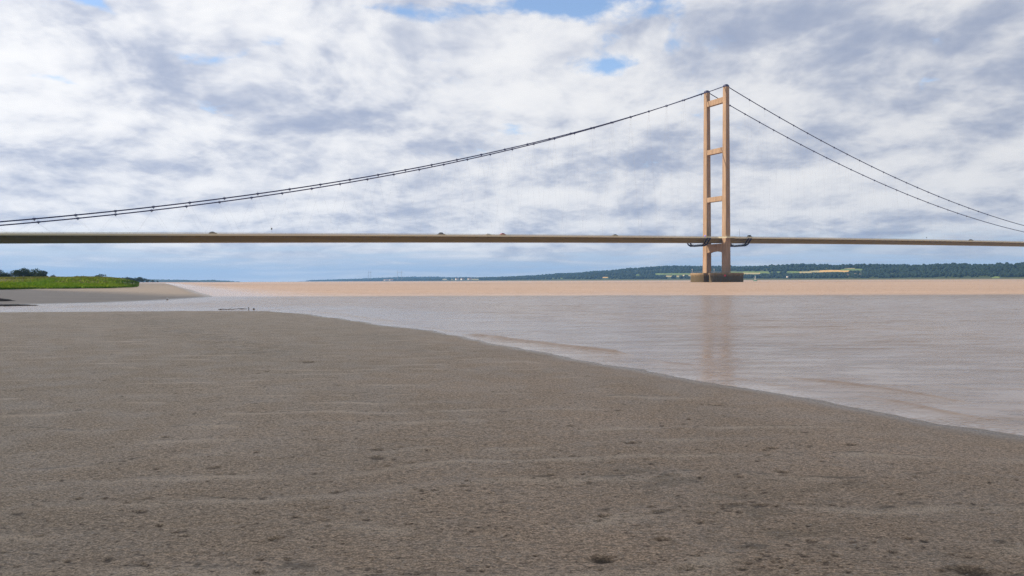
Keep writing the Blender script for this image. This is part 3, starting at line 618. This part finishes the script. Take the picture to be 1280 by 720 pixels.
B0 = np.array([177.65, 596.8])+ac*11; bridge = empty('suspension_bridge', (B0[0], B0[1], 0), TH)
tag(bridge, 'long suspension bridge with one tall concrete tower standing in the brown river', 'bridge')
def ztop(t): return 36.35+CAMZ+.01843*t-8.37e-6*t*t           # top of the railing
ZT = 160.95+CAMZ
def zcab(t): return ZT+.3918*t+2.575e-4*t*t if t < 0 else ZT-113.2+113.2*((705-t)/705)**2
LEG0, LEGT = 7.7, ZT-1.2
def leg_half(z, ax_=True):
    f = (z-LEG0)/(LEGT-LEG0); return (2.85*(1-f)+1.95*f) if ax_ else (2.45*(1-f)+1.85*f)
for u in (-11, 11):
    mb = MB(); rings = []
    for i in range(21):
        z = LEG0+(LEGT-LEG0)*i/20; a, b = leg_half(z), leg_half(z, False); ch = .25
        rings.append([(-a+ch, u-b, z), (a-ch, u-b, z), (a, u-b+ch, z), (a, u+b-ch, z), (a-ch, u+b, z), (-a+ch, u+b, z), (-a, u+b-ch, z), (-a, u-b+ch, z)])
    leg = mb.loft(rings).build('leg', CONC, bridge)
    sd = MB(); sd.loft([[(-2.3, u-1.5, LEGT+.003), (2.3, u-1.5, LEGT+.003), (2.3, u+1.5, LEGT+.003), (-2.3, u+1.5, LEGT+.003)], [(-2.0, u-1.3, LEGT+1.5), (2.0, u-1.3, LEGT+1.5), (2.0, u+1.3, LEGT+1.5), (-2.0, u+1.3, LEGT+1.5)], [(-.9, u-1, LEGT+2.2), (.9, u-1, LEGT+2.2), (.9, u+1, LEGT+2.2), (-.9, u+1, LEGT+2.2)]])
    sd.build('saddle_housing', CABLE, leg)
for z0, z1 in ((147.4+CAMZ, 151.9+CAMZ), (106.3+CAMZ, 110.4+CAMZ), (66.1+CAMZ, 70.1+CAMZ)):
    zm = (z0+z1)/2; a = leg_half(zm)-.35; b = leg_half(zm, False); MB().box(-a, a, -11+b-.1, 11-b+.1, z0, z1).build('cross_beam', CONC, bridge)
# ribbed beam under the deck with an arched soffit
mb = MB(); b = leg_half(28, False); k = 24; rings = []; zt_ = 32.0
for i in range(k+1):
    y = -11+b-.1+(22-2*b+.2)*i/k; arch = 1-((y)/8.6)**2; zb = 23.0+CAMZ+1.2*arch; a = 2.35 if i % 2 else 2.12
    rings.append([(-a, y, zb), (a, y, zb), (a, y, zt_), (-a, y, zt_)])
mb.loft(rings).build('cross_beam', CONC, bridge)
# caissons: round drums meeting on the centre line
for u, sgn in ((-11, -1), (11, 1)):
    Rr = 13.7; a0 = 0.0; ring = []
    for i in range(49):
        a = -math.pi+2*math.pi*(i+.5)/49; ring.append((math.sin(a)*1.0, math.cos(a)*1.0))
    def prof(rad, z): return [(x*rad if 0 < i < 48 else x*rad, u+sgn*y*rad if True else 0, z) for i, (x, y) in enumerate(ring)]
    def clip(pts): return [(x, (max(y, 3.15) if sgn > 0 else y), z) for x, y, z in pts]
    rings = [clip(prof(13.7, -3)), clip(prof(13.7, 5.9)), clip(prof(14.05, 6.1)), clip(prof(14.05, 7.2)), clip(prof(13.6, 7.65))]
    if sgn > 0: rings = [r[::-1] for r in rings]
    cs = MB().loft(rings).build('caisson', CAIS, bridge)
    rl = MB(); q = [(x*13.2, u+sgn*y*13.2, 8.6) for x, y in ring if u+sgn*y*13.2 > 3.4 or sgn < 0]; rl.tube(q, .06, 5)
    for x, y, z in q[::3]: rl.tube([(x, y, 7.6), (x, y, 8.6)], .05, 4)
    rl.build('guard_rail', STEEL, cs)
# deck
TT = np.concatenate([np.arange(-760, -20, 12.0), np.arange(-20, 20.1, 1.0), np.arange(30, 1440, 14.0)])
rings = []
for t in TT:
    z = ztop(t)-.55; rings.append([(t, -8.4, z), (t, 8.4, z), (t, 8.42, z-.9), (t, 8.05, z-1.5), (t, 5.6, z-4.5), (t, -5.6, z-4.5), (t, -8.05, z-1.5), (t, -8.42, z-.9)])
girder = MB().loft(rings).build('box_girder', GIRD, bridge)
MB().loft([[(t, -7.6, ztop(t)-.546), (t, 7.6, ztop(t)-.546)] for t in TT], cap=False, closed=False).build('carriageway', ASPH, girder)
def wk(t):
    f = max(0, min(1, (10-abs(t))/5.0)); return 8.43+(14.0-8.43)*f, 11.3+(16.6-11.3)*f
for sgn in (-1, 1):
    rg_ = []
    for t in TT:
        i_, o_ = wk(t); z = ztop(t)-.62; q = [(t, sgn*i_, z), (t, sgn*o_, z), (t, sgn*o_, z-1.1), (t, sgn*i_, z-.5)]; rg_.append(q if sgn > 0 else q[::-1])
    fr_ = MB().loft(rg_); t = -600.0                              # with the brackets that carry it
    while t < 700:
        if abs(t) > 12: z = ztop(t)-1.5; y0, y1 = sgn*8.45, sgn*11.2; fr_.add([(t-.12, y0, z-1.3), (t+.12, y0, z-1.3), (t+.12, y1, z-.28), (t-.12, y1, z-.28), (t-.12, y0, z-.3), (t+.12, y0, z-.3)], [(0, 1, 2, 3), (0, 3, 4), (1, 5, 2)])
        t += 9.05
    wkw = fr_.build('walkway', EDGE, bridge); wkw.data.materials.append(GIRD); nf = 4*(len(TT)-1)+2
    for pl in wkw.data.polygons[nf:]: pl.material_index = 1
    rl = MB()
    for dz in (0, -.2, -.4):
        rl.tube([(t, sgn*(wk(t)[1]-.08), ztop(t)+dz-.04) for t in TT], .05 if dz else .075, 4)
    t = -600.0
    while t < 900:
        z = ztop(t); y = sgn*(wk(t)[1]-.08); rl.box(t-.06, t+.06, y-.06, y+.06, z-.62, z); t += 3.02 if t < 200 else 6.04
    rl.build('railing', RAIL, wkw)
# main cables, clamps and hangers
SPC = 18.1
ti = [t for t in [-9.05-SPC*i for i in range(1, 28)]]+[9.05+SPC*i for i in range(1, 22)]
cl = MB().tube([(-.75, 0, 0), (-.7, 0, 0), (.7, 0, 0), (.75, 0, 0)], [.36, .53, .53, .36], 10); cl.box(-.22, .22, -.12, .12, -1.0, -.3); cl.box(-.05, .05, -.05, .05, .4, 1.15)
clamp_me = None
hz = 0
for u in (-11, 11):
    ts = np.concatenate([np.linspace(-532, 0, 90), np.linspace(0, 1410, 150)[1:]])
    cable = MB().tube([(t, u, zcab(t)) for t in ts], .36, 10).build('main_cable', CABLE, bridge, True)
    for t in ti:
        if clamp_me is None: c0 = cl.build('clamp', CABLE, cable); clamp_me = c0.data
        else: c0 = bpy.data.objects.new('clamp', clamp_me); COL.objects.link(c0); c0.parent = cable
        c0.location = (t, u, zcab(t)); c0.rotation_euler = (0, -math.atan((zcab(t+.5)-zcab(t-.5))), 0)
        mb = MB()
        for dt in (-9.05, 9.05):
            if abs(t+dt) < 8: continue
            yy = math.copysign(11.12, u); mb.tube([(t+(.1 if dt > 0 else -.1), u, zcab(t)-.9), (t+dt*.97, yy, ztop(t+dt)-1.1)], .022, 5)
        if mb.v and zcab(t)-ztop(t) > 1.5: mb.build('hanger', HANG, bridge)
    mb = MB(); t = 9.05+SPC*22
    while t < 1000:
        for dt in (-9.05, 9.05): mb.tube([(t, u, zcab(t)-.5), (t+dt, math.copysign(11.12, u), ztop(t+dt)-1.1)], .022, 4)
        t += SPC
    tag(mb.build('hanger', HANG, bridge), kind='stuff')
# anchorage where the cables come down, beyond the left edge
an = MB(); an.loft([[(-566, -17, -2), (-524, -17, -2), (-524, 17, -2), (-566, 17, -2)], [(-562, -16, ztop(-540)-6.2), (-530, -16, ztop(-540)-6.2), (-530, 16, ztop(-540)-6.2), (-562, 16, ztop(-540)-6.2)]])
an.build('anchorage', CONC, bridge)
def bw(t, u, z): q = B0+ax*t+ac*u; return Vector((q[0], q[1], z))
# maintenance gantries slung under the deck
def gantry(t, label):
    r = empty('maintenance_gantry', bw(t, 0, ztop(t)-5.05), TH); zt = 5.05
    pts = [(-13.2, zt-1.75), (-11.4, 1.6), (-9.2, -1.3), (-6, -2.5), (6, -2.5), (9.2, -1.3), (11.4, 1.6), (13.2, zt-1.75)]
    for x in (-1.6, 1.6):
        mb = MB(); mb.tube([(x, y, z) for y, z in pts], .62, 6); mb.tube([(x, y*.93, z+1.0) for y, z in pts[2:6]], .13, 5)
        mb.build('frame', GANT, r)
    mb = MB()
    for y, z in pts: mb.box(-1.6, 1.6, y-.2, y+.2, z-.2, z+.2)
    mb.build('tie', GANT, r); MB().box(-1.5, 1.5, -8.5, 8.5, -2.9, -2.72).build('platform', GANT, r)
    return tag(r, label, 'gantry', 'maintenance gantries under the deck')
gantry(-21, 'dark blue maintenance gantry slung under the deck left of the tower'); gantry(25.5, 'dark blue maintenance gantry slung under the deck right of the tower')

# ---------------------------------------------------------------- things on the bridge
def paint(name, col, metal=0): m, n = material(name); n.bsdf(n.mix(n.noise(n.obj(), 3, 2), col, tuple(v*.9 for v in col)), .3, .5, None, Metallic=metal); return m
TYRE = paint('tyre_rubber', (.02, .02, .02)); m, n = material('car_glass'); n.bsdf((.03, .035, .04), .08, .6); CGL = m
def car(t, u, col, label, sc=1.0, tall=1.0):
    r = empty('parked_car' if False else 'car', bw(t, u, ztop(t)-.54), TH); L, W = 4.3*sc, 1.78
    pf = [(-2.15, .35), (-2.13, .85), (-1.75, .98), (-1.15, 1.42*tall), (.35, 1.46*tall), (1.15, 1.0), (2.0, .86), (2.15, .5), (2.12, .32)]
    mb = MB(); mb.loft([[(x*sc, y*(1 if z < 1.1 else .84), z) for x, z in pf] for y in (-W/2, -W/2+.06, W/2-.06, W/2)]); mb.build('body', col, r)
    for sgn in (-1, 1):
        y = sgn*(W/2*.93+.02); MB().add([(-1.35*sc, y, 1.0), (.85*sc, y, 1.0), (.28*sc, y*.92, 1.36*tall), (-1.0*sc, y*.92, 1.37*tall)], [(0, 1, 2, 3)]).build('window', CGL, r)
        for x in (-1.3, 1.35):
            w_ = MB(); w_.loft([[(x*sc+.32*math.cos(a*math.pi/8), yy, .32+.32*math.sin(a*math.pi/8)) for a in range(16)] for yy in (sgn*(W/2-.2), sgn*(W/2+.01))]); w_.build('wheel', TYRE, r)
    return tag(r, label, 'car', 'cars on the bridge')
def t_at(px, u):
    P0 = B0+ac*u; k = (px-CX)/F; return (k*P0[1]-P0[0])/(ax[0]-k*ax[1])
NAVY = paint('dark_blue_car_paint', (.03, .04, .08)); RED = paint('red_car_paint', (.36, .02, .03)); GREY = paint('grey_car_paint', (.16, .18, .20)); WHITE = paint('white_car_paint', (.75, .76, .78)); BLK = paint('black_car_paint', (.015, .015, .02))
for px, u, cm, lb, sc, tall in ((266.5, -5, BLK, 'dark car under the left stretch of the main cable', 1.0, 1.0), (552, -4.6, NAVY, 'dark blue grey car on the deck, first of three cars near midway', 1.15, 1.25), (610.5, -1.5, WHITE, 'pale car just left of the red car on the deck', 1.0, 1.0),
                            (629, -4.6, RED, 'small red car on the bridge deck', 1.0, 1.15), (769, -4.6, GREY, 'grey car between the red car and the bridge tower', 1.1, 1.1), (937, -5.5, BLK, 'black van shaped car right beside the tower on its right', 1.25, 1.5), (1213.5, -4.6, BLK, 'dark car on the right part of the deck', 1.6, 1.3)):
    car(t_at(px, u), u, cm, lb, sc, tall)
DKP = paint('dark_sign_paint', (.03, .035, .06)); 
def road_sign(px, ztop_px, wid, hgt, label):
    u = -7.9; t = t_at(px, u); D = (B0+ax*t+ac*u)[1]; zc_ = CAMZ+(hor(px)-ztop_px)/F*D; z0 = ztop(t)-.54
    r = empty('road_sign', bw(t, u, z0), TH); MB().tube([(0, 0, 0), (0, 0, zc_-z0)], .035, 6).build('post', STEEL, r); MB().box(-wid/2, wid/2, -.12, -.04, zc_-z0-hgt/2, zc_-z0+hgt/2).build('panel', DKP, r)
    return tag(r, label, 'sign')
road_sign(340, 286, .75, 1.1, 'small dark sign on a thin post standing above the railing, left part of the deck')
road_sign(1158, 297, 1.2, 1.0, 'small dark sign on a post above the railing on the right part of the deck')
t = t_at(924.4, -10.9); q = bw(t, -10.9, ztop(t)-.62); r = MB().tube([(0, 0, 0), (0, 0, 7.0)], [.10, .06], 6).build('pole', DKP); r.location = q; tag(r, 'thin dark pole standing on the walkway just right of the tower', 'pole')
m, n = material('blue_sign_paint'); n.bsdf((.22, .20, .85), .4, .4); BLU = m
r = MB().box(-.08, .08, -.75, .75, -.75, .75).build('sign_plate', BLU); r.location = bw(-leg_half(40)-.12, 10.4, ztop(0)+1.3); r.rotation_euler = (0, 0, TH); tag(r, 'small blue sign plate on the far leg just above the deck', 'sign')
m, n = material('red_board_paint'); n.bsdf((.75, .08, .14), .5, .3); REDB = m
a = math.atan2(-.96, -.30); cpos = bw(0, -11, 5.3)+Vector((-.345, -.939, 0))*14.02
r = empty('lifebuoy', cpos); r.rotation_euler = (0, 0, math.atan2(.345, .939)*-1)
mb = MB(); mb.loft([[(math.cos(b)*(.62+.18*math.cos(a)), .18*math.sin(a), math.sin(b)*(.62+.18*math.cos(a))) for a in [2*math.pi*i/8 for i in range(8)]] for b in [2*math.pi*j/20 for j in range(21)]], cap=False); mb.build('ring', REDB, r, True)
MB().box(-.62, .62, .08, .16, -.62, .62).build('backing_board', REDB, r); tag(r, 'small red lifebuoy on the near caisson under the leg', 'lifebuoy')
m, n = material('lamp_white'); n.bsdf((.75, .77, .80), .4, .4); LW = m
def lamp(px, u, x, label):
    r = empty('lamp_post', bw(x, u, 7.66), TH); MB().tube([(0, 0, 0), (0, 0, 2.9)], .10, 6).build('post', LW, r); MB().tube([(0, 0, 2.9), (0, 0, 3.15), (0, 0, 3.5)], [.22, .30, .16], 8).build('lantern', LW, r); return tag(r, label, 'lamp post')
lamp(865, 21.0, -7.5, 'thin pale lamp post on the left rim of the far caisson'); lamp(897, 1.6, -1.0, 'thin pale lamp post between the two bridge legs on the pier')
# green light float on the river, right of the tower
m, n = material('buoy_green'); n.bsdf(n.mix(n.noise(n.obj(), 1, 3), (.03, .26, .17), (.05, .33, .22)), .5, .4); BG = m
fp = ground(944, 351.3); r = empty('light_float', (fp[0], fp[1], 0), R(-15))
mb = MB(); mb.loft([[(x*.8, y*.75, -.4), (x, y, 1.1)] and [(x*.8*f, y*f, z) for x, y in ((-3.6, -1.3), (2, -1.3), (4.2, 0), (2, 1.3), (-3.6, 1.3))] for z, f in ((-.4, .85), (.5, .95), (1.25, 1.05))]); mb.build('hull', BG, r)
mb = MB()
for x, y in ((-1, -.8), (1, -.8), (1, .8), (-1, .8)): mb.tube([(x, y, 1.2), (x*.25, y*.25, 8.0)], .11, 5)
for z in (2.8, 4.6, 6.4):
    f = 1-.75*(z-1.2)/6.8; c4 = [(-f, -.8*f, z), (f, -.8*f, z), (f, .8*f, z), (-f, .8*f, z)]
    for i in range(4): mb.tube([c4[i], c4[(i+1) % 4]], .07, 4)
mb.build('mast', LW, r); MB().tube([(0, 0, 8), (0, 0, 8.8), (0, 0, 9.1)], [.4, .4, .1], 8).build('lantern', BG, r); tag(r, 'green boat shaped light float with a mast, on the river right of the pier', 'light float')

# ---------------------------------------------------------------- driftwood and a pale stone at the water's edge
m, n = material('wet_wood'); n.bsdf(n.mix(n.noise(n.scale(n.obj(), (1, 6, 6)), 6, 4), (.045, .030, .020), (.10, .07, .05)), .7, .3); WET = m
def gp(px, py, z=0.0): x, y = ground(px, py, z); return Vector((x, y, z))
a, b = gp(272.5, 387.4), gp(309, 386.2); mb = MB(); pts = [a.lerp(b, i/9)+Vector((0, .05*math.sin(i*1.9), .02+.018*math.sin(i*1.3))) for i in range(10)]
mb.tube(pts, [.014, .022, .018, .014, .016, .013, .013, .02, .022, .012], 7); mb.tube([pts[1], pts[1]+Vector((-.15, -.12, -.08))], [.022, .012], 6); mb.tube([pts[3], pts[3]+Vector((.25, .06, .12))], [.014, .006], 5)
o = mb.build('driftwood_branch', WET, None, True); tag(o, 'thin dark driftwood branch lying in the shallows at the mud\'s far edge', 'driftwood')
p0 = gp(310.6, 387.6); o = MB().tube([p0+Vector((0, 0, -.1)), p0+Vector((.01, 0, .08)), p0+Vector((-.02, 0, .17))], [.026, .022, .014], 6).build('driftwood_stub', WET, None, True); tag(o, 'little upright wooden stub at the right end of the driftwood branch', 'driftwood')
p0 = gp(317, 386.9); mb = MB(); mb.loft([[(.10*f*math.cos(a_), .06*f*math.sin(a_), z) for a_ in [2*math.pi*i/9 for i in range(9)]] for f, z in ((.5, -.05), (.65, .01), (.6, .05), (.3, .07))]); o = mb.build('driftwood_lump', WET, None, True); o.location = p0; tag(o, 'small round dark lump in the shallows right of the wooden stub', 'driftwood')
m, n = material('pale_stone'); n.bsdf((.66, .65, .64), .7, .3); p0 = gp(209, 374.3, .04); mb = MB(); mb.loft([[(.11*f*math.cos(a_)*(1+.1*math.sin(3*a_)), .08*f*math.sin(a_), z) for a_ in [2*math.pi*i/9 for i in range(9)]] for f, z in ((.8, -.06), (1, .04), (.8, .11), (.3, .15))])
o = mb.build('stone', m, None, True); o.location = p0; tag(o, 'single pale stone on the edge of the mud bank across the channel', 'stone')

# ---------------------------------------------------------------- a cloud over this bank, out of the picture: its shadow lies on the mud and the near water
off = Vector((SUN.x/SUN.z, SUN.y/SUN.z)); CZ = 520.0; cx0, cy0 = off.x*CZ, off.y*CZ
xs = np.linspace(-330, 260, 160); ys = np.linspace(-420, 74.5, 60); CXg, CYg = np.meshgrid(xs, ys)
edge_w = sstep(ys, -420, 74)[:, None]; CYg = CYg+edge_w*(np.clip((-CXg-34)*1.1, 0, 64)+fbm(CXg*.012, CXg*0+2, 120, 4)*11+fbm(CXg*.06, CXg*0+5, 123, 3)*5)
ex = np.minimum(np.minimum(CXg+330, 260-CXg), CYg+420); th = 1+28*sstep(np.minimum(ex, 76-CYg), 0, 60)*(1+.6*fbm(CXg*.02, CYg*.02, 121, 4)*2)
top_ = np.stack([CXg+cx0, CYg+cy0, CZ+th], 2).reshape(-1, 3); bot = np.stack([CXg+cx0, CYg+cy0, CZ-.25*th+fbm(CXg*.03, CYg*.03, 122, 3)*1.0], 2).reshape(-1, 3)
Q1 = grid_faces(60, 160); Q2 = Q1[:, ::-1]+9600
m, n = material('cloud_white'); n.n.clear(); d_ = n.node('ShaderNodeBsdfDiffuse'); t_ = n.node('ShaderNodeBsdfTranslucent'); x_ = n.node('ShaderNodeMixShader'); o_ = n.node('ShaderNodeOutputMaterial')
n.put(d_.inputs[0], (.9, .9, .92)); n.put(t_.inputs[0], (.9, .9, .92)); x_.inputs[0].default_value = .68; n.l.new(d_.outputs[0], x_.inputs[1]); n.l.new(t_.outputs[0], x_.inputs[2]); n.l.new(x_.outputs[0], o_.inputs[0])
o = np_mesh('cloud', np.concatenate([top_, bot]), np.concatenate([Q1, Q2]), m); tag(o, kind='stuff')

# ---------------------------------------------------------------- air
mb = MB().box(-9500, 5200, -11200, 11200, -3.5, 176); m = bpy.data.materials.new('haze'); m.use_nodes = True; nt = m.node_tree; nt.nodes.clear()
pv = nt.nodes.new('ShaderNodeVolumePrincipled'); pv.inputs['Color'].default_value = (.24, .52, 1.0, 1); pv.inputs['Density'].default_value = 8.5e-5; pv.inputs['Anisotropy'].default_value = .1
mo = nt.nodes.new('ShaderNodeOutputMaterial'); nt.links.new(pv.outputs[0], mo.inputs['Volume'])
hz_ = mb.build('haze', m); tag(hz_, kind='stuff')
